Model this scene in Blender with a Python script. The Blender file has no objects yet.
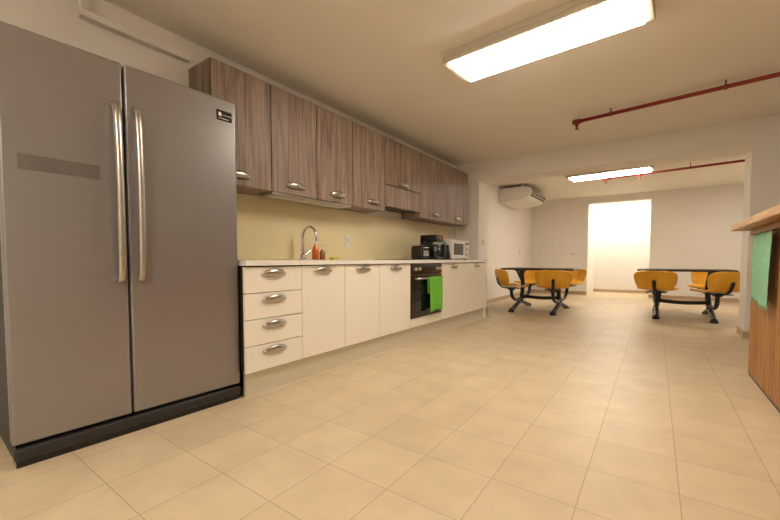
import bpy, bmesh, math, random
from mathutils import Vector, Matrix
random.seed(4)
S=bpy.context.scene
try:
    S.view_settings.view_transform='Standard'; S.view_settings.look='None'
    S.view_settings.exposure=0.0
except Exception as e: print(e)

# ---------------------------------------------------------------- materials
def lin(c):
    r=[]
    for v in c:
        v/=255.0
        r.append(v/12.92 if v<=0.04045 else ((v+0.055)/1.055)**2.4)
    return (r[0],r[1],r[2],1)
def mat(name,col,rough=0.5,metal=0.0,noise=0.0,nscale=8,bump=0.0,bscale=60,emis=None,estr=0,coat=0,aniso=None,spec=None):
    m=bpy.data.materials.new(name); m.use_nodes=True
    nt=m.node_tree; N=nt.nodes; L=nt.links; b=N['Principled BSDF']
    c=lin(col)
    b.inputs['Base Color'].default_value=c
    b.inputs['Roughness'].default_value=rough
    b.inputs['Metallic'].default_value=metal
    if spec is not None: b.inputs['Specular IOR Level'].default_value=spec
    if coat: b.inputs['Coat Weight'].default_value=coat; b.inputs['Coat Roughness'].default_value=.15
    tc=N.new('ShaderNodeTexCoord')
    if noise>0:
        n=N.new('ShaderNodeTexNoise'); n.inputs['Scale'].default_value=nscale; n.inputs['Detail'].default_value=5
        L.new(tc.outputs['Object'],n.inputs['Vector'])
        if aniso:
            mp=N.new('ShaderNodeMapping'); mp.inputs['Scale'].default_value=aniso
            L.new(tc.outputs['Object'],mp.inputs['Vector']); L.new(mp.outputs[0],n.inputs['Vector'])
        r=N.new('ShaderNodeValToRGB')
        r.color_ramp.elements[0].position=.3; r.color_ramp.elements[1].position=.7
        r.color_ramp.elements[0].color=tuple([x*(1-noise) for x in c[:3]]+[1])
        r.color_ramp.elements[1].color=tuple([min(1,x*(1+noise)) for x in c[:3]]+[1])
        L.new(n.outputs['Fac'],r.inputs['Fac']); L.new(r.outputs['Color'],b.inputs['Base Color'])
    if bump>0:
        n2=N.new('ShaderNodeTexNoise'); n2.inputs['Scale'].default_value=bscale; n2.inputs['Detail'].default_value=4
        L.new(tc.outputs['Object'],n2.inputs['Vector'])
        bp=N.new('ShaderNodeBump'); bp.inputs['Strength'].default_value=bump; bp.inputs['Distance'].default_value=.01
        L.new(n2.outputs['Fac'],bp.inputs['Height']); L.new(bp.outputs[0],b.inputs['Normal'])
    if emis:
        b.inputs['Emission Color'].default_value=lin(emis); b.inputs['Emission Strength'].default_value=estr
    return m
def wood(name,dark,light,axis_scale,rough=.5,nscale=3.0,mid=None):
    m=bpy.data.materials.new(name); m.use_nodes=True
    nt=m.node_tree; N=nt.nodes; L=nt.links; b=N['Principled BSDF']
    b.inputs['Roughness'].default_value=rough
    tc=N.new('ShaderNodeTexCoord'); mp=N.new('ShaderNodeMapping'); mp.inputs['Scale'].default_value=axis_scale
    L.new(tc.outputs['Object'],mp.inputs['Vector'])
    n=N.new('ShaderNodeTexNoise'); n.inputs['Scale'].default_value=nscale; n.inputs['Detail'].default_value=8; n.inputs['Roughness'].default_value=.62
    n.inputs['Distortion'].default_value=.6
    L.new(mp.outputs[0],n.inputs['Vector'])
    r=N.new('ShaderNodeValToRGB')
    r.color_ramp.elements[0].position=.32; r.color_ramp.elements[1].position=.68
    r.color_ramp.elements[0].color=lin(dark); r.color_ramp.elements[1].color=lin(light)
    L.new(n.outputs['Fac'],r.inputs['Fac']); L.new(r.outputs['Color'],b.inputs['Base Color'])
    bp=N.new('ShaderNodeBump'); bp.inputs['Strength'].default_value=.15; bp.inputs['Distance'].default_value=.004
    L.new(n.outputs['Fac'],bp.inputs['Height']); L.new(bp.outputs[0],b.inputs['Normal'])
    return m
def tile_mat():
    m=bpy.data.materials.new('floor_tile'); m.use_nodes=True
    nt=m.node_tree; N=nt.nodes; L=nt.links; b=N['Principled BSDF']
    tc=N.new('ShaderNodeTexCoord'); mp=N.new('ShaderNodeMapping'); mp.inputs['Location'].default_value=(.215,.10,0)
    L.new(tc.outputs['Object'],mp.inputs['Vector'])
    br=N.new('ShaderNodeTexBrick'); br.offset=0; br.squash=1
    br.inputs['Scale'].default_value=1; br.inputs['Brick Width'].default_value=.315; br.inputs['Row Height'].default_value=.315
    br.inputs['Mortar Size'].default_value=.0023; br.inputs['Mortar Smooth'].default_value=.4
    br.inputs['Color1'].default_value=lin((224,204,172)); br.inputs['Color2'].default_value=lin((218,197,164))
    br.inputs['Mortar'].default_value=lin((184,163,130))
    L.new(mp.outputs[0],br.inputs['Vector'])
    n=N.new('ShaderNodeTexNoise'); n.inputs['Scale'].default_value=5; n.inputs['Detail'].default_value=8
    L.new(tc.outputs['Object'],n.inputs['Vector'])
    r=N.new('ShaderNodeValToRGB'); r.color_ramp.elements[0].position=.3; r.color_ramp.elements[1].position=.7
    r.color_ramp.elements[0].color=(.88,.86,.84,1); r.color_ramp.elements[1].color=(1,1,1,1)
    L.new(n.outputs['Fac'],r.inputs['Fac'])
    mx=N.new('ShaderNodeMixRGB'); mx.blend_type='MULTIPLY'; mx.inputs[0].default_value=1
    L.new(br.outputs['Color'],mx.inputs[1]); L.new(r.outputs['Color'],mx.inputs[2])
    L.new(mx.outputs[0],b.inputs['Base Color'])
    b.inputs['Roughness'].default_value=.40
    inv=N.new('ShaderNodeMath'); inv.operation='SUBTRACT'; inv.inputs[0].default_value=1
    L.new(br.outputs['Fac'],inv.inputs[1])
    bp=N.new('ShaderNodeBump'); bp.inputs['Strength'].default_value=.3; bp.inputs['Distance'].default_value=.003
    L.new(inv.outputs[0],bp.inputs['Height']); L.new(bp.outputs[0],b.inputs['Normal'])
    return m

M_wall=mat('wall_paint',(238,233,225),.8,noise=.015,nscale=2,bump=.05,bscale=90)
M_ceil=mat('ceiling_paint',(240,234,223),.85,noise=.015,nscale=1.5)
M_floor=tile_mat()
M_skirt=mat('skirting_tile',(190,166,134),.4,noise=.05)
M_splash=mat('backsplash_panel',(234,218,174),.35,noise=.02,nscale=3)
M_cream=mat('cream_laminate',(242,235,222),.32,noise=.01,nscale=4)
M_carc=mat('carcass_dark',(60,52,44),.7,noise=.05)
M_counter=mat('counter_white',(238,234,226),.25,noise=.02,nscale=20)
M_plinth=mat('satin_plinth',(218,213,196),.22,metal=.4,noise=.03,aniso=(1,1,30))
M_oak=wood('grey_oak',(106,87,76),(168,145,129),(9,9,.55),.5,3.2)
M_barwood=wood('bar_pine',(126,80,36),(214,156,90),(16,16,.5),.45,3)
M_bartop=wood('bar_top_wood',(160,108,62),(214,164,108),(6,.6,6),.4,3)
M_steel=mat('brushed_nickel',(190,186,178),.28,metal=1,noise=.05,nscale=30)
M_chrome=mat('chrome',(210,210,212),.1,metal=1,noise=.02)
M_fr=mat('fridge_steel',(150,146,146),.32,metal=.6,noise=.012,nscale=2,aniso=(1,1,25))
M_frside=mat('fridge_side',(38,38,42),.5,noise=.05)
M_tape=mat('fridge_adhesive_strip',(104,95,90),.6,noise=.10,nscale=12)
M_dark=mat('dark_plastic',(38,37,38),.45,noise=.05)
M_black=mat('black_gloss',(12,12,14),.12,noise=.05,coat=.3)
M_blackm=mat('black_enamel',(20,21,25),.4,noise=.05)
M_white=mat('white_plastic',(232,230,224),.4,noise=.01)
M_print=mat('white_print',(225,225,225),.6,noise=.01)
M_green=mat('green_towel',(112,192,60),.9,noise=.12,nscale=25,bump=.5,bscale=200)
M_mint=mat('mint_cloth',(148,204,166),.9,noise=.12,nscale=18,bump=.4,bscale=200)
M_red=mat('red_pipe_paint',(134,32,26),.4,noise=.06)
M_seat=wood('orange_ply',(226,158,34),(240,180,58),(4,1,1),.35,3)
M_table=mat('table_laminate',(52,46,44),.35,noise=.1,nscale=20)
M_edge=mat('table_edge',(26,25,25),.5,noise=.05)
M_frame=mat('lamp_frame',(214,206,190),.5,noise=.01)
LC=(255,245,230)
M_lamp=mat('lamp_diffuser',(255,250,240),.5,emis=LC,estr=28)
M_lampf=mat('lamp_diffuser_dining',(255,250,240),.5,emis=LC,estr=24)
M_filld=mat('added_fill_side',(255,250,240),.5,emis=LC,estr=14)
M_fillr=mat('added_fill_rear',(255,250,240),.5,emis=LC,estr=38)
M_fill2=mat('added_fill_corridor',(255,250,240),.5,emis=LC,estr=14)
M_soap=mat('orange_soap',(226,110,30),.15,noise=.05,coat=.5)
M_amber=mat('amber_soap',(150,92,48),.12,noise=.05,coat=.5)
M_redp=mat('red_plastic',(190,30,24),.3,noise=.05)
M_sponge=mat('sponge_yellow',(220,190,60),.9,noise=.1,nscale=40,bump=.6)
M_glass=mat('dark_glass',(24,24,28),.08,noise=.03,coat=.5)
M_brass=mat('sprinkler_brass',(120,90,60),.35,metal=.8,noise=.05)

# ---------------------------------------------------------------- helpers
def link(o,parent=None):
    S.collection.objects.link(o)
    if parent: o.parent=parent
    return o
def grp(name,loc=(0,0,0),rz=0):
    e=bpy.data.objects.new(name,None); e.location=loc; e.rotation_euler=(0,0,rz); e.empty_display_size=.1
    S.collection.objects.link(e); return e
def mk(name,bm,m,parent=None,smooth=False,loc=(0,0,0),rot=(0,0,0)):
    me=bpy.data.meshes.new(name); bmesh.ops.recalc_face_normals(bm,faces=bm.faces); bm.to_mesh(me); bm.free()
    if isinstance(m,(list,tuple)):
        for x in m: me.materials.append(x)
    else: me.materials.append(m)
    if smooth:
        for p in me.polygons: p.use_smooth=True
    o=bpy.data.objects.new(name,me); o.location=loc; o.rotation_euler=rot
    return link(o,parent)
def addbox(bm,a,b,mi=0):
    vs=[bm.verts.new((x,y,z)) for x in (a[0],b[0]) for y in (a[1],b[1]) for z in (a[2],b[2])]
    F=[(0,1,3,2),(4,6,7,5),(0,4,5,1),(2,3,7,6),(0,2,6,4),(1,5,7,3)]
    fs=[bm.faces.new([vs[i] for i in f]) for f in F]
    for f in fs: f.material_index=mi
    return fs
def bev(o,w,seg=2):
    md=o.modifiers.new('bevel','BEVEL'); md.width=w; md.segments=seg; md.limit_method='ANGLE'
    for p in o.data.polygons: p.use_smooth=True
    try:
        w2=o.modifiers.new('wn','WEIGHTED_NORMAL'); w2.keep_sharp=True
    except: pass
def box(name,a,b,m,parent=None,bevel=0,seg=2):
    bm=bmesh.new(); a2=[min(a[i],b[i]) for i in range(3)]; b2=[max(a[i],b[i]) for i in range(3)]
    addbox(bm,a2,b2); o=mk(name,bm,m,parent)
    if bevel: bev(o,bevel,seg)
    return o
def boxes(name,lst,m,parent=None,bevel=0):
    bm=bmesh.new()
    for it in lst: addbox(bm,it[0],it[1],it[2] if len(it)>2 else 0)
    o=mk(name,bm,m,parent)
    if bevel: bev(o,bevel)
    return o
def cyl(name,p0,p1,r,m,parent=None,seg=24,r2=None):
    p0=Vector(p0);p1=Vector(p1);d=p1-p0
    bm=bmesh.new()
    bmesh.ops.create_cone(bm,cap_ends=True,segments=seg,radius1=r,radius2=r if r2 is None else r2,depth=d.length)
    q=Vector((0,0,1)).rotation_difference(d.normalized())
    bmesh.ops.transform(bm,matrix=Matrix.Translation((p0+p1)/2)@q.to_matrix().to_4x4(),verts=bm.verts)
    o=mk(name,bm,m,parent)
    for p in o.data.polygons: p.use_smooth=len(p.vertices)==4
    return o
def smoothpath(pts,n=8):
    P=[Vector(p) for p in pts]; P=[P[0]*2-P[1]]+P+[P[-1]*2-P[-2]]
    out=[]
    for i in range(1,len(P)-2):
        for k in range(n):
            t=k/n
            out.append(.5*((2*P[i])+(-P[i-1]+P[i+1])*t+(2*P[i-1]-5*P[i]+4*P[i+1]-P[i+2])*t*t+(-P[i-1]+3*P[i]-3*P[i+1]+P[i+2])*t**3))
    out.append(P[-2]); return out
def tube(name,pts,r,m,parent=None,seg=12,n=8,sm=True,flat=1.0,radii=None):
    P=smoothpath(pts,n) if sm else [Vector(p) for p in pts]
    bm=bmesh.new(); rings=[]
    T=(P[1]-P[0]).normalized(); up=Vector((0,0,1)) if abs(T.z)<.9 else Vector((1,0,0))
    nrm=(up-T*up.dot(T)).normalized()
    for i,p in enumerate(P):
        T=(P[min(i+1,len(P)-1)]-P[max(i-1,0)]).normalized()
        nrm=(nrm-T*nrm.dot(T)).normalized(); bn=T.cross(nrm)
        rr=r if radii is None else radii[0]+(radii[1]-radii[0])*i/(len(P)-1)
        rings.append([bm.verts.new(p+nrm*math.cos(a)*rr+bn*math.sin(a)*rr*flat) for a in [2*math.pi*k/seg for k in range(seg)]])
    for a,b in zip(rings,rings[1:]):
        for k in range(seg): bm.faces.new((a[k],a[(k+1)%seg],b[(k+1)%seg],b[k]))
    bm.faces.new(rings[0][::-1]); bm.faces.new(rings[-1])
    return mk(name,bm,m,parent,smooth=True)
def lathe(name,prof,m,parent=None,loc=(0,0,0),seg=24):
    bm=bmesh.new(); rings=[]
    for r,z in prof:
        rings.append([bm.verts.new((r*math.cos(2*math.pi*k/seg),r*math.sin(2*math.pi*k/seg),z)) for k in range(seg)])
    for a,b in zip(rings,rings[1:]):
        for k in range(seg): bm.faces.new((a[k],a[(k+1)%seg],b[(k+1)%seg],b[k]))
    bm.faces.new(rings[0][::-1]); bm.faces.new(rings[-1])
    return mk(name,bm,m,parent,smooth=True,loc=loc)
def bow_handle(name,c,parent,L=.2,h=.024,dep=.03,m=None):
    bm=bmesh.new(); nu,nv=20,6; g=[]
    for i in range(nu+1):
        u=-1+2*i/nu; row=[]
        e=max(0,1-u*u)
        for j in range(nv+1):
            v=-1+2*j/nv
            row.append(bm.verts.new((c[0]+.002+dep*(e**.5)*(1-.35*v*v),c[1]+u*L/2,c[2]+v*h*(e**.6+.12)+.008*e)))
        g.append(row)
    for i in range(nu):
        for j in range(nv): bm.faces.new((g[i][j],g[i+1][j],g[i+1][j+1],g[i][j+1]))
    o=mk(name,bm,m or M_steel,parent,smooth=True)
    md=o.modifiers.new('s','SOLIDIFY'); md.thickness=.004
    return o

XW=-2.80; CEIL=2.50; YN=-1.8; YB=10.73; XR=2.4; YP0=5.86; YP1=6.265
# ---------------------------------------------------------------- room
box('floor',(XW-.15,YN-.15,-.1),(XR+.15,12.3,0),M_floor)
box('ceiling',(XW-.15,YN-.15,CEIL),(XR+.15,12.3,CEIL+.1),M_ceil)
box('wall_left',(XW-.15,YN-.15,0),(XW,YB,CEIL),M_wall)
box('wall_right',(XR,YN-.15,0),(XR+.15,YB,CEIL),M_wall)
box('wall_rear',(XW,YN-.15,0),(XR,YN,CEIL),M_wall)
XJL=-2.385; XJR=.862; HZ=2.20
boxes('wall_partition',[((XW,YP0,0),(XJL,YP1,CEIL)),((XJR,YP0,0),(XR,YP1,CEIL)),((XJL,YP0,HZ),(XJR,YP1,CEIL))],M_wall)
NX0,NX1,NZ=-1.42,-.11,2.33
boxes('wall_back',[((XW-.15,YB,0),(NX0,YB+.2,CEIL)),((NX1,YB,0),(XR+.15,YB+.2,CEIL)),((NX0,YB,NZ),(NX1,YB+.2,CEIL))],M_wall)
boxes('wall_corridor',[((NX0-.1,YB+.2,0),(NX0,12.0,CEIL)),((NX1,YB+.2,0),(NX1+.1,12.0,CEIL)),((NX0-.1,12.0,0),(NX1+.1,12.1,CEIL))],M_wall)
b=.08;t=.012
boxes('baseboard_left',[((XW,YP1,0),(XW+t,YB,b)),((XW,YN,0),(XW+t,.2,b))],M_skirt)
boxes('baseboard_back',[((XW+t,YB-t,0),(NX0,YB,b)),((NX1,YB-t,0),(XR,YB,b)),((NX0,11.988,0),(NX1,12.0,b))],M_skirt)
boxes('baseboard_partition',[((XJL,YP0,0),(XJL+t,YP1,b)),((XJR-t,YP0-t,0),(XJR,YP1,b)),((XJR,YP0-t,0),(XR,YP0,b))],M_skirt)
boxes('baseboard_right',[((XR-t,YN,0),(XR,YP0,b)),((XR-t,YP1,0),(XR,YB-t,b))],M_skirt)
g=grp('trim_1',(XW,.77,2.33))
box('trunking',(0.001,0,0),(.05,.63,.045),M_wall,g,.004)
box('trunking_drop',(0.001,0,.045),(.05,.04,.168),M_wall,g,.004)
def socket(name,loc,ax):
    g=grp(name,loc)
    if ax=='y':
        box('plate',(-.06,-.012,-.04),(.06,0,.04),M_white,g,.004); box('insert',(-.04,-.016,-.025),(.04,-.012,.025),M_frame,g,.002)
    else:
        box('plate',(0,-.04,-.06),(.012,.04,.06),M_white,g,.004); box('insert',(.012,-.025,-.035),(.016,.025,.035),M_frame,g,.002)
socket('wall_socket',(-1.75,YB,1.05),'y')
socket('light_switch',(XW,9.6,1.1),'x')
socket('light_switch',(XJL,6.05,1.2),'x')

# ---------------------------------------------------------------- ceiling lamps
def lamp(name,loc,rz,m=M_lamp,W=1.32,D=.40):
    g=grp(name,loc,rz)
    H=.08
    boxes('housing',[((-W/2,-D/2,-.045),(W/2,D/2,0))],M_frame,g,.006)
    e=.022; e2=.045
    boxes('frame',[((-W/2,-D/2,-H),(W/2,-D/2+e,-.045)),((-W/2,D/2-e,-H),(W/2,D/2,-.045)),
                   ((-W/2,-D/2+e,-H),(-W/2+e2,D/2-e,-.045)),((W/2-e2,-D/2+e,-H),(W/2,D/2-e,-.045))],M_frame,g,.004)
    bm=bmesh.new(); x0,x1,y0,y1=-W/2+e2,W/2-e2,-D/2+e,D/2-e
    addbox(bm,(x0,y0,-H-.018),(x1,y1,-.046))
    for v in bm.verts:
        if v.co.z<-.07: v.co.x*=.985; v.co.y*=.93
    mk('diffuser',bm,m,g)
    return g
lamp('dining_fill_light',(-.71,2.79,CEIL),math.radians(-4))
lamp('dining_fill_light',(-.72,7.72,CEIL),math.radians(-5),M_lampf)
lamp('dining_fill_light',(1.78,8.7,CEIL),math.radians(90),M_filld)  # unseen lamp behind the pier, added to brighten the dining room
lamp('dining_fill_light',(-.3,-.9,CEIL),math.radians(-5),M_fillr)  # extra lamp behind the camera, added to even out the light
g=grp('corridor_fill_light',(-.76,11.45,CEIL))  # added lamp, hidden above the opening, to brighten the corridor walls
box('housing',(-.5,-.40,-.02),(.5,.40,0),M_frame,g); box('diffuser',(-.47,-.37,-.035),(.47,.37,-.02),M_fill2,g)

# ---------------------------------------------------------------- sprinkler pipes
def pipe(name,p0,p1,drops):
    g=grp(name,p0); d=Vector(p1)-Vector(p0); L=d.length; dn=d.normalized()
    cyl('pipe',(0,0,0),d,.019,M_red,g,16)
    for i,s in enumerate(drops):
        q=dn*s
        cyl('tee_%d'%i,q-dn*.04,q+dn*.04,.028,M_red,g,16)
        cyl('drop_%d'%i,q,q-Vector((0,0,.05)),.018,M_red,g,12)
        cyl('sprinkler_%d'%i,q-Vector((0,0,.05)),q-Vector((0,0,.08)),.011,M_brass,g,12)
        cyl('deflector_%d'%i,q-Vector((0,0,.078)),q-Vector((0,0,.083)),.022,M_brass,g,16)
    s=.35
    k=0
    while s<L:
        q=dn*s
        cyl('hanger_%d'%k,q,(q.x,q.y,CEIL-p0[2]),.006,M_brass,g,8)
        cyl('clamp_%d'%k,q-dn*.012,q+dn*.012,.024,M_brass,g,16)
        s+=.9;k+=1
pipe('sprinkler_pipe',(-.77,4.64,2.44),(2.38,4.22,2.44),[0.02,1.75])
pipe('sprinkler_pipe',(-.81,8.03,2.41),(2.38,7.60,2.41),[0.02,.55])

# ---------------------------------------------------------------- air conditioner
g=grp('air_conditioner',(XW,8.0,0))
bm=bmesh.new()
prof=[(0.001,2.44),(.50,2.44),(.64,2.41),(.68,2.32),(.63,2.24),(.52,2.18),(0.001,2.13)]
A=[bm.verts.new((x,0,z)) for x,z in prof]; B=[bm.verts.new((x,1.3,z)) for x,z in prof]
bm.faces.new(A); bm.faces.new(B[::-1])
for i in range(len(prof)):
    j=(i+1)%len(prof); bm.faces.new((A[i],A[j],B[j],B[i]))
o=mk('casing',bm,M_white,g); bev(o,.015,3)
bm=bmesh.new()
vs=[bm.verts.new(v) for v in [(.637,.07,2.245),(.637,1.23,2.245),(.688,1.23,2.32),(.688,.07,2.32),(.652,.07,2.40),(.652,1.23,2.40)]]
bm.faces.new((vs[0],vs[1],vs[2],vs[3])); bm.faces.new((vs[3],vs[2],vs[5],vs[4]))
mk('outlet',bm,M_dark,g)
bm=bmesh.new()
for i in range(3):
    z=2.275+i*.04; x=(.662,.680,.672)[i]
    addbox(bm,(x-.01,.08,z),(x+.02,1.22,z+.006))
mk('louvres',bm,M_white,g)
box('side_seam',(.02,-.003,2.19),(.5,0.001,2.195),M_frame,g)
boxes('brackets',[((.1,.1,2.44),(.14,.14,2.499)),((.1,1.16,2.44),(.14,1.2,2.499)),((.45,.1,2.44),(.49,.14,2.499)),((.45,1.16,2.44),(.49,1.2,2.499))],M_frame,g)

# ---------------------------------------------------------------- fridge
g=grp('side_by_side_refrigerator',(-2.212,.862,0),math.radians(-2))
W=1.06; H=1.90; s=.452-W/2
box('body',(-.55,-W/2+.004,.03),(-.07,W/2-.004,H-.01),M_frside,g,.008)
box('door_left',(-.066,-W/2,.10),(0,s-.004,H),M_fr,g,.012,3)
box('door_right',(-.066,s+.004,.10),(0,W/2,H),M_fr,g,.012,3)
box('gap_gasket',(-.066,s-.004,.1),(-.03,s+.004,H-.02),M_black,g)
box('toe_grille',(-.10,-W/2+.004,.03),(.012,W/2-.004,.088),M_dark,g,.012,3)
box('toe_lip',(-.09,-W/2+.01,0.0),(-.005,W/2-.01,.032),M_black,g)
for i,(yy,sg) in enumerate(((s-.045,-1),(s+.045,1))):
    tube('handle_%d'%i,[(.0,yy,1.68),(.035,yy,1.665),(.052,yy,1.55),(.062,yy,1.25),(.052,yy,.93),(.035,yy,.82),(.0,yy,.80)],.013,M_steel,g,flat=1.25)
box('adhesive_strip',(0.0005,-W/2+.055,1.30),(.002,s-.11,1.365),M_tape,g)
box('badge',(0.0005,W/2-.125,1.765),(.003,W/2-.03,1.825),M_black,g)
box('badge_mark',(.003,W/2-.115,1.79),(.0036,W/2-.097,1.812),M_print,g)
fc=bpy.data.curves.new('badge_text','FONT'); fc.body='NOVARIS'; fc.size=.015; fc.materials.append(M_print)
fo=bpy.data.objects.new('badge_text',fc); fo.location=(.0038,W/2-.092,1.793); fo.rotation_euler=(math.pi/2,0,math.pi/2); link(fo,g)
box('badge_line',(.003,W/2-.115,1.775),(.0036,W/2-.05,1.779),M_print,g)
boxes('hinge_caps',[((-.13,-W/2+.03,H-.012),(-.03,-W/2+.11,H+.008)),((-.13,W/2-.11,H-.012),(-.03,W/2-.03,H+.008))],M_dark,g,.004)

# ---------------------------------------------------------------- base cabinets
XF=-2.13
ys=[1.416,1.865,2.333,2.822,3.370,4.077,4.815,5.563]
Z0,Z1=.166,.862; gp=.0025
g1=grp('kitchen_base_cabinet',(XW,ys[0],0))
def mkL(g,oy):
    def L3(x,y,z): return (x-XW,y-oy,z)
    def lb(name,a,b,m,bevel=0): return box(name,L3(*a),L3(*b),m,g,bevel)
    return L3,lb
L3,lb=mkL(g1,ys[0])
boxes('carcass',[(L3(XW+.005,ys[0],Z0),L3(XF-.02,ys[1]+.15,.70)),(L3(XW+.005,ys[1]+.15,Z0),L3(XF-.02,2.86,.70)),
  (L3(XW+.005,2.86,Z0),L3(XF-.02,ys[4]-.002,.869)),
  (L3(XW+.005,ys[0],.70),L3(XF-.02,1.98,.869)),(L3(XF-.06,1.98,.70),L3(XF-.02,2.86,.869))],M_carc,g1)
lb('plinth',(XF-.07,ys[0],0),(XF-.05,ys[4]-.001,Z0),M_plinth)
dz=(Z1-Z0)/4
for i in range(4):
    lb('drawer_%d'%i,(XF-.02,ys[0]-.026,Z0+i*dz+gp),(XF,ys[1]-gp,Z0+(i+1)*dz-gp),M_cream,.002)
    c=L3(XF,(ys[0]+ys[1])/2-.025,Z0+(i+1)*dz-.05); bow_handle('drawer_handle_%d'%i,c,g1)
for k,(i,off) in enumerate(((1,-.02),(2,0),(3,.0))):
    lb('door_%d'%k,(XF-.02,ys[i]+gp,Z0+gp),(XF,ys[i+1]-gp,Z1),M_cream,.002)
    bow_handle('door_handle_%d'%k,L3(XF,(ys[i]+ys[i+1])/2+off,.822),g1,L=.2)
g2=grp('kitchen_base_cabinet',(XW,ys[5],0)); L3,lb=mkL(g2,ys[5])
boxes('carcass',[(L3(XW+.005,ys[5]+.002,Z0),L3(XF-.02,ys[7],.869))],M_carc,g2)
lb('end_panel',(XW+.005,ys[7],0),(XF-.005,ys[7]+.018,.869),M_cream)
lb('plinth',(XF-.07,ys[5]+.001,0),(XF-.05,ys[7],Z0),M_plinth)
for k,(i,off) in enumerate(((5,-.02),(6,0))):
    lb('door_%d'%k,(XF-.02,ys[i]+gp,Z0+gp),(XF,ys[i+1]-gp,Z1),M_cream,.002)
    bow_handle('door_handle_%d'%k,L3(XF,(ys[i]+ys[i+1])/2+off,.822),g2,L=.2)
# ---------------------------------------------------------------- oven in its housing unit
g=grp('built_in_oven',(XF,(ys[4]+ys[5])/2,.27)); w=(ys[5]-ys[4])/2-.004
box('body',(-.55,-w+.01,-.015),(-.02,w-.01,.585),M_dark,g)
box('housing_shelf',(-.60,-w,-.104),(-.02,w,-.016),M_carc,g)
box('housing_filler',(-.02,-w,-.1015),(0,w,-.008),M_cream,g,.002)
box('housing_plinth',(-.07,-w-.003,-.27),(-.05,w+.003,-.104),M_plinth,g)
box('door_glass',(-.02,-w,0),(.008,w,.47),M_black,g,.004)
box('door_window',(.008,-w+.08,.08),(.0095,w-.08,.36),M_glass,g)
box('control_panel',(-.02,-w,.478),(.008,w,.592),M_black,g,.004)
box('display',(.008,-.06,.515),(.0095,.06,.55),M_glass,g)
for k,yy in enumerate((-w+.07,-w+.15,w-.15,w-.07)):
    cyl('knob_%d'%k,(.008,yy,.535),(.034,yy,.535),.018,M_steel,g,20)
cyl('handle_bar',(.05,-w+.05,.43),(.05,w-.05,.43),.009,M_steel,g,14)
for k,yy in enumerate((-w+.08,w-.08)): cyl('handle_post_%d'%k,(.006,yy,.43),(.05,yy,.43),.007,M_steel,g,12)
def towel(name,loc,wd,ht,m,back=.18,r=.012):
    g=grp(name,loc); bm=bmesh.new(); n=24
    prof=[(-r,-back+back*i/8) for i in range(9)]
    prof+=[(-r*math.cos(math.pi*k/6),r*math.sin(math.pi*k/6)) for k in range(1,6)]
    prof+=[(r,-ht*i/16) for i in range(17)]
    rows=[]
    for (x,z) in prof:
        row=[]
        for j in range(n+1):
            v=j/n; dd=max(0,-z)/ht
            yy=(v-.5)*wd*(1-.10*math.sin(min(1,dd*1.2)*math.pi/2)*.8)
            wv=.010*math.sin(v*13+1)*min(1,dd*2.2)+.004*math.sin(v*31)*dd
            row.append(bm.verts.new((x+(abs(wv)+wv*.3 if x>0 else -abs(wv)*.1),yy,z*(1+.03*math.sin(v*9)*(1 if x>0 else 0)))))
        rows.append(row)
    for a,c in zip(rows,rows[1:]):
        for j in range(n): bm.faces.new((a[j],a[j+1],c[j+1],c[j]))
    o=mk('cloth',bm,m,g,smooth=True); md=o.modifiers.new('s','SOLIDIFY'); md.thickness=.003; md.offset=1
yc=(ys[4]+ys[5])/2
towel('dish_towel',(XF+.05,yc+.10,.70),.32,.38,M_green)

# ---------------------------------------------------------------- countertop, sink
sx0,sx1,sy0,sy1=-2.62,-2.26,2.02,2.80
g=grp('countertop',(XW,ys[0],.87)); ox,oy=XW,ys[0]
def C(x,y,z): return (x-ox,y-oy,z-.87)
X0=XW+.002;X1=XF+.022;Y1=ys[7]+.03
boxes('slab',[(C(X0,ys[0],.87),C(X1,sy0,.905)),(C(X0,sy1,.87),C(X1,Y1,.905)),(C(X0,sy0,.87),C(sx0,sy1,.905)),(C(sx1,sy0,.87),C(X1,sy1,.905)),(C(-2.165,ys[0]-.026,.87),C(X1,ys[0],.905))],M_counter,g)
g=grp('kitchen_sink',((sx0+sx1)/2,(sy0+sy1)/2,.905)); a=(sx1-sx0)/2-.003; bb=(sy1-sy0)/2-.003
boxes('basin',[((-a,-bb,-.17),(a,bb,-.165)),((-a,-bb,-.165),(-a+.006,bb,0)),((a-.006,-bb,-.165),(a,bb,0)),((-a,-bb,-.165),(a,-bb+.006,0)),((-a,bb-.006,-.165),(a,bb,0))],M_steel,g)
boxes('rim',[((-a-.02,-bb-.02,.0005),(-a+.006,bb+.02,.004)),((a-.006,-bb-.02,.0005),(a+.02,bb+.02,.004)),((-a,-bb-.02,.0005),(a,-bb+.006,.004)),((-a,bb-.006,.0005),(a,bb+.02,.004))],M_steel,g)
cyl('drain',(0,0,-.165),(0,0,-.16),.04,M_dark,g)
g=grp('kitchen_faucet',(-2.68,2.36,.906))
cyl('base',(0,0,0),(0,0,.05),.025,M_chrome,g); 
pts=[(0,0,.05),(0,0,.12),(0,0,.2)]+[(.09-.09*math.cos(k*math.pi/8),0,.21+.09*math.sin(k*math.pi/8)) for k in range(0,9)]+[(.18,0,.17)]
tube('spout',pts,.012,M_chrome,g,n=4)
tube('lever',[(0,.02,.04),(0,.05,.06),(0,.10,.10)],.007,M_chrome,g)
g=grp('dish_soap_bottle',(-2.66,2.50,.906))
lathe('bottle',[(.028,0),(.032,.01),(.032,.09),(.026,.12),(.012,.14),(.011,.15)],M_soap,g)
lathe('cap',[(.014,0),(.014,.02),(.006,.025),(.005,.04)],M_white,g,loc=(0,0,.15))
g=grp('soap_dispenser',(-2.67,2.60,.906))
lathe('bottle',[(.026,0),(.028,.01),(.028,.08),(.01,.1),(.01,.105)],M_amber,g)
tube('pump',[(0,0,.105),(0,0,.135),(.01,0,.14),(.03,0,.138)],.004,M_white,g)
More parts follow.
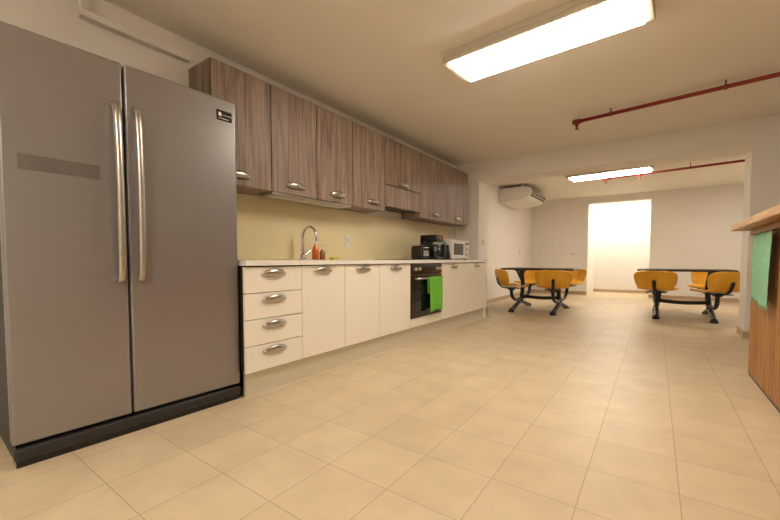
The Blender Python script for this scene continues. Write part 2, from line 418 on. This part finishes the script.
o=box('kitchen_sponge',(-2.69,2.72,.906),(-2.64,2.80,.936),M_sponge,None,.005)
box('backsplash',(XW+.001,ys[0],.907),(XW+.008,5.62,1.448),M_splash)
socket('wall_socket',(XW+.008,3.1,1.12),'x')

# ---------------------------------------------------------------- wall cabinets
XU=-2.50; us=[1.405,1.89,2.38,2.862,3.412,4.185,4.928,5.679]; UB,UT=1.455,2.29
g=grp('kitchen_wall_cabinets',(XW,us[0],UB)); ox,oy=XW,us[0]
def U(x,y,z): return (x-ox,y-oy,z-UB)
boxes('carcass',[(U(XW+.002,us[0],UB),U(XU-.02,us[4],UT)),(U(XW+.002,us[4],1.56),U(XU-.02,us[5],UT)),(U(XW+.002,us[5],UB),U(XU-.02,us[7],UT))],M_oak,g)
gu=.004
for k,i in enumerate((0,1,2,3,5,6)):
    o=box('door_%d'%k,U(XU-.016,us[i]+gu,UB),U(XU,us[i+1]-gu,UT),M_oak,g,.002)
    sh=Vector((k*3.1,k*7.7,k*1.3)); o.data.transform(Matrix.Translation(sh)); o.location=-sh
    off=[-.05,0,.02,.06,.03,0][k]
    bow_handle('door_handle_%d'%k,U(XU,(us[i]+us[i+1])/2+off,1.525),g,L=.2)
boxes('door_gap_shadow',[(U(XU-.0195,us[i]-gu,UB+.002),U(XU-.0165,us[i]+gu,UT-.002)) for i in range(1,7)],M_carc,g)
box('flap_door',U(XU-.016,us[4]+gu,1.765),U(XU,us[5]-gu,UT),M_oak,g,.002)
bow_handle('flap_handle',U(XU,(us[4]+us[5])/2,1.80),g)
g=grp('range_hood',(XW,(us[4]+us[5])/2,1.52)); w=(us[5]-us[4])/2-.005
box('front_panel',(.282,-w,.0),(.300,w,.235),M_oak,g,.002)
box('hood_body',(.01,-w+.005,.002),(.28,w-.005,.035),M_steel,g)
boxes('filters',[((.04,-w+.05,-.004),(.25,-.02,.002)),((.04,.02,-.004),(.25,w-.05,.002))],M_dark,g)
g=grp('under_cabinet_light',(XW,1.9,1.455))
box('housing',(.12,.0,-.022),(.29,.95,-.001),M_steel,g,.004)
box('lens',(.14,.03,-.025),(.27,.92,-.0215),M_frame,g)

# ---------------------------------------------------------------- appliances
CT=.906
g=grp('cooktop',(-2.42,yc,CT))
box('glass',(-.25,-.29,0),(.25,.29,.006),M_black,g,.002)
for k,(x,y) in enumerate(((-.12,-.14),(.12,-.14),(-.12,.14),(.12,.14))):
    cyl('burner_%d'%k,(x,y,.006),(x,y,.0075),.08,M_dark,g,28)
g=grp('toaster',(-2.50,4.19,CT))
box('body',(-.09,-.10,.01),(.09,.10,.18),M_black,g,.03,4)
boxes('slots',[((-.05,-.07,.1795),(-.02,.07,.182)),((.02,-.07,.1795),(.05,.07,.182))],M_steel,g)
box('base',(-.085,-.095,0),(.085,.095,.012),M_dark,g)
box('front_band',(.088,-.07,.05),(.092,.07,.12),M_steel,g,.002)
box('lever',(.09,-.02,.12),(.11,.02,.135),M_dark,g,.003)
g=grp('coffee_maker',(-2.46,4.43,CT))
box('base',(-.13,-.10,0),(.13,.10,.035),M_dark,g,.008)
box('column',(-.13,-.10,.035),(-.03,.10,.30),M_blackm,g,.012,3)
box('brew_head',(-.13,-.10,.24),(.12,.10,.33),M_blackm,g,.015,3)
lathe('carafe',[(.05,0),(.065,.02),(.07,.07),(.055,.12),(.045,.14),(.05,.15)],M_glass,g,loc=(.05,0,.037))
lathe('carafe_lid',[(.05,0),(.045,.015),(.01,.02)],M_dark,g,loc=(.05,0,.187))
tube('carafe_handle',[(.10,0,.17),(.14,0,.165),(.15,0,.12),(.13,0,.07),(.11,0,.06)],.008,M_dark,g)
box('drip_tray',(-.02,-.085,.035),(.12,.085,.039),M_steel,g)
box('switch',(.12,-.02,.27),(.124,.02,.30),M_redp,g,.002)
g=grp('electric_kettle',(-2.36,4.62,CT))
lathe('body',[(.075,0),(.078,.02),(.07,.10),(.055,.19),(.05,.205)],M_blackm,g)
lathe('lid',[(.05,0),(.04,.015),(.015,.02),(.012,.04)],M_steel,g,loc=(0,0,.205))
tube('handle',[(0,-.05,.19),(0,-.10,.2),(0,-.12,.14),(0,-.10,.07),(0,-.07,.05)],.01,M_dark,g)
tube('spout',[(0,.05,.15),(0,.075,.18),(0,.09,.2)],.014,M_blackm,g,radii=(.02,.01))
g=grp('microwave_oven',(-2.36,5.10,CT)); 
box('case',(-.36,-.30,.012),(0,.30,.29),M_white,g,.01,3)
box('door_frame',(0,-.295,.018),(.015,.14,.285),M_white,g,.006)
box('window',(.015,-.24,.07),(.017,.08,.235),M_glass,g,.001)
box('control_panel',(0,.145,.018),(.012,.295,.285),M_white,g,.004)
box('display',(.012,.165,.225),(.0135,.275,.258),M_glass,g)
cyl('dial_0',(.012,.22,.16),(.03,.22,.16),.028,M_frame,g); cyl('dial_1',(.012,.22,.08),(.03,.22,.08),.028,M_frame,g)
cyl('door_handle',(.035,.12,.05),(.035,.12,.25),.007,M_frame,g,12)
boxes('feet',[((-.33,-.27,0),(-.29,-.23,.012)),((-.33,.23,0),(-.29,.27,.012)),((-.05,-.27,0),(-.01,-.23,.012)),((-.05,.23,0),(-.01,.27,.012))],M_dark,g)

# ---------------------------------------------------------------- bar counter
g=grp('bar_counter',(.62,1.2,0)); LY=2.82
box('core',(.03,.02,0),(.60,LY-.02,1.13),M_barwood,g)
bm=bmesh.new(); y=0;k=0
while y<LY-.01:
    y2=min(LY,y+.05); addbox(bm,(0,y+.0015,.02),(.03,y2-.0015,1.13)); y=y2
o=mk('slats',bm,M_barwood,g); bev(o,.006)
box('base_rail',(.005,0,0),(.03,LY,.02),M_dark,g)
bm=bmesh.new(); x=0
while x<.59:
    x2=min(.60,x+.1); addbox(bm,(x+.002,LY-.02,.02),(x2-.002,LY,1.13)); x=x2
mk('end_slats',bm,M_barwood,g)
box('top',(-.12,-.02,1.14),(.66,LY+.10,1.19),M_bartop,g,.005)
box('top_rail',(-.02,0,1.10),(.0,LY,1.139),M_barwood,g,.003)
g=grp('hanging_cloth',(.585,3.48,1.09)); bm=bmesh.new(); rows=[]
for i in range(19):
    z=-.48*i/18; row=[]
    for j in range(25):
        v=j/24; dd=i/18
        wv=.007*math.sin(v*11+.5)+.004*math.sin(v*25+dd*2)
        row.append(bm.verts.new((-.004-abs(wv)*(.4+dd),(v-.5)*(.54-.05*dd)+.01*math.sin(dd*4),z*(1+.04*math.sin(v*4+1)))))
    rows.append(row)
for a_,c_ in zip(rows,rows[1:]):
    for j in range(24): bm.faces.new((a_[j],a_[j+1],c_[j+1],c_[j]))
o=mk('cloth',bm,M_mint,g,smooth=True); md=o.modifiers.new('s','SOLIDIFY'); md.thickness=.003
for k,yy in enumerate((-.22,.22)): cyl('pin_%d'%k,(-.012,yy,-.015),(.014,yy,-.015),.007,M_steel,g,12)

# ---------------------------------------------------------------- canteen tables
def seat_shell(name,parent,loc,rz):
    bm=bmesh.new()
    prof=smoothpath([(0,.21,-.02),(0,.17,.005),(0,.05,.0),(0,-.08,-.005),(0,-.17,.025),(0,-.22,.09),(0,-.25,.17),(0,-.27,.25),(0,-.28,.30)],5)
    n=len(prof); m=16; rows=[]
    for i,p in enumerate(prof):
        s=i/(n-1)
        wd=.25
        if s<.12: wd*=(.62+.38*math.sqrt(max(0,1-((.12-s)/.12)**2)))
        if s>.84: wd*=(.5+.5*math.sqrt(max(0,1-((s-.84)/.16)**2)))
        wd*=1-.10*math.exp(-((s-.5)/.1)**2)+.08*math.exp(-((s-.8)/.12)**2)
        row=[]
        for j in range(m+1):
            v=-1+2*j/m
            cup=v*v
            bk=min(1,max(0,(s-.45)/.2))
            row.append(bm.verts.new((v*wd, p.y+bk*cup*.07, p.z+(1-bk)*cup*.022)))
        rows.append(row)
    for a,c in zip(rows,rows[1:]):
        for j in range(m): bm.faces.new((a[j],a[j+1],c[j+1],c[j]))
    o=mk(name,bm,M_seat,parent,smooth=True,loc=loc,rot=(0,0,rz))
    md=o.modifiers.new('s','SOLIDIFY'); md.thickness=.014; md.offset=-1
    return o
def canteen(loc,seats,rz=0):
    g=grp('canteen_table_with_seats',loc,rz)
    o=box('table_top',(-.60,-.36,.725),(.60,.36,.757),M_table,g,.012,3)
    box('top_edging',(-.603,-.363,.730),(.603,.363,.751),M_edge,g,.005)
    sx=.34
    for k,x in enumerate((-sx,sx)):
        tube('foot_beam_%d'%k,[(x,-.56,.034),(x,-.46,.045),(x,-.27,.09),(x,-.1,.125),(x,.1,.125),(x,.27,.09),(x,.46,.045),(x,.56,.034)],.032,M_blackm,g,flat=1.2)
        for q,yy in enumerate((-.55,.55)): cyl('foot_pad_%d_%d'%(k,q),(x,yy,0),(x,yy,.03),.05,M_blackm,g,18)
        tube('post_%d'%k,[(x,0,.11),(x*.92,0,.3),(x*.9,0,.5),(x,0,.71)],.036,M_blackm,g)
        box('top_plate_%d'%k,(x-.05,-.25,.71),(x+.05,.25,.725),M_blackm,g)
        tube('top_brace_f_%d'%k,[(x*.92,0,.50),(x,-.10,.62),(x,-.24,.71)],.02,M_blackm,g)
        tube('top_brace_b_%d'%k,[(x*.92,0,.50),(x,.10,.62),(x,.24,.71)],.02,M_blackm,g)
    tube('cross_beam',[(-sx,0,.24),(0,0,.22),(sx,0,.24)],.03,M_blackm,g)
    for k,(x,y,r) in enumerate(seats):
        sg=1 if y>0 else -1; px=sx*(1 if x>0 else -1)
        tube('seat_arm_%d'%k,[(px*.95,0,.20),(px,sg*.14,.19),(x,y*.62,.20),(x,y*.92,.27),(x,y,.36),(x,y,.40)],.028,M_blackm,g)
        cyl('swivel_%d'%k,(x,y,.385),(x,y,.415),.055,M_blackm,g)
        o=box('seat_plate_%d'%k,(-.12,-.12,.0),(.12,.12,.012),M_blackm,g); o.location=(x,y,.413); o.rotation_euler=(0,0,r)
        seat_shell('seat_%d'%k,g,(x,y,.446),r)
        o=tube('seat_spine_%d'%k,[(0,-.05,-.026),(0,-.16,-.005),(0,-.235,.06),(0,-.268,.16)],.012,M_blackm,g,flat=2); o.location=(x,y,.44); o.rotation_euler=(0,0,r)
d=math.radians
canteen((-1.68,7.02,0),[(-.33,-.58,d(-48)),(.34,-.58,d(12)),(-.34,.60,d(180)),(.34,.60,d(160))])
canteen((.37,7.55,0),[(-.34,-.60,d(-8)),(.36,-.60,d(30)),(-.36,.60,d(180)),(.36,.60,d(165))])

# ---------------------------------------------------------------- world and camera
w=bpy.data.worlds.new('world'); S.world=w; w.use_nodes=True
w.node_tree.nodes['Background'].inputs[0].default_value=(.9,.85,.75,1); w.node_tree.nodes['Background'].inputs[1].default_value=.3
cd=bpy.data.cameras.new('camera'); co=bpy.data.objects.new('camera',cd); S.collection.objects.link(co)
f=372.0; cd.sensor_width=36; cd.lens=f/780*36; cd.clip_start=.02
pitch=math.radians(2.6); yaw=math.atan(265/f)
co.location=(0,0,.91); co.rotation_euler=(math.pi/2-pitch,0,yaw)
cd.shift_y=(f*math.tan(pitch)-0.5)/780
S.camera=co
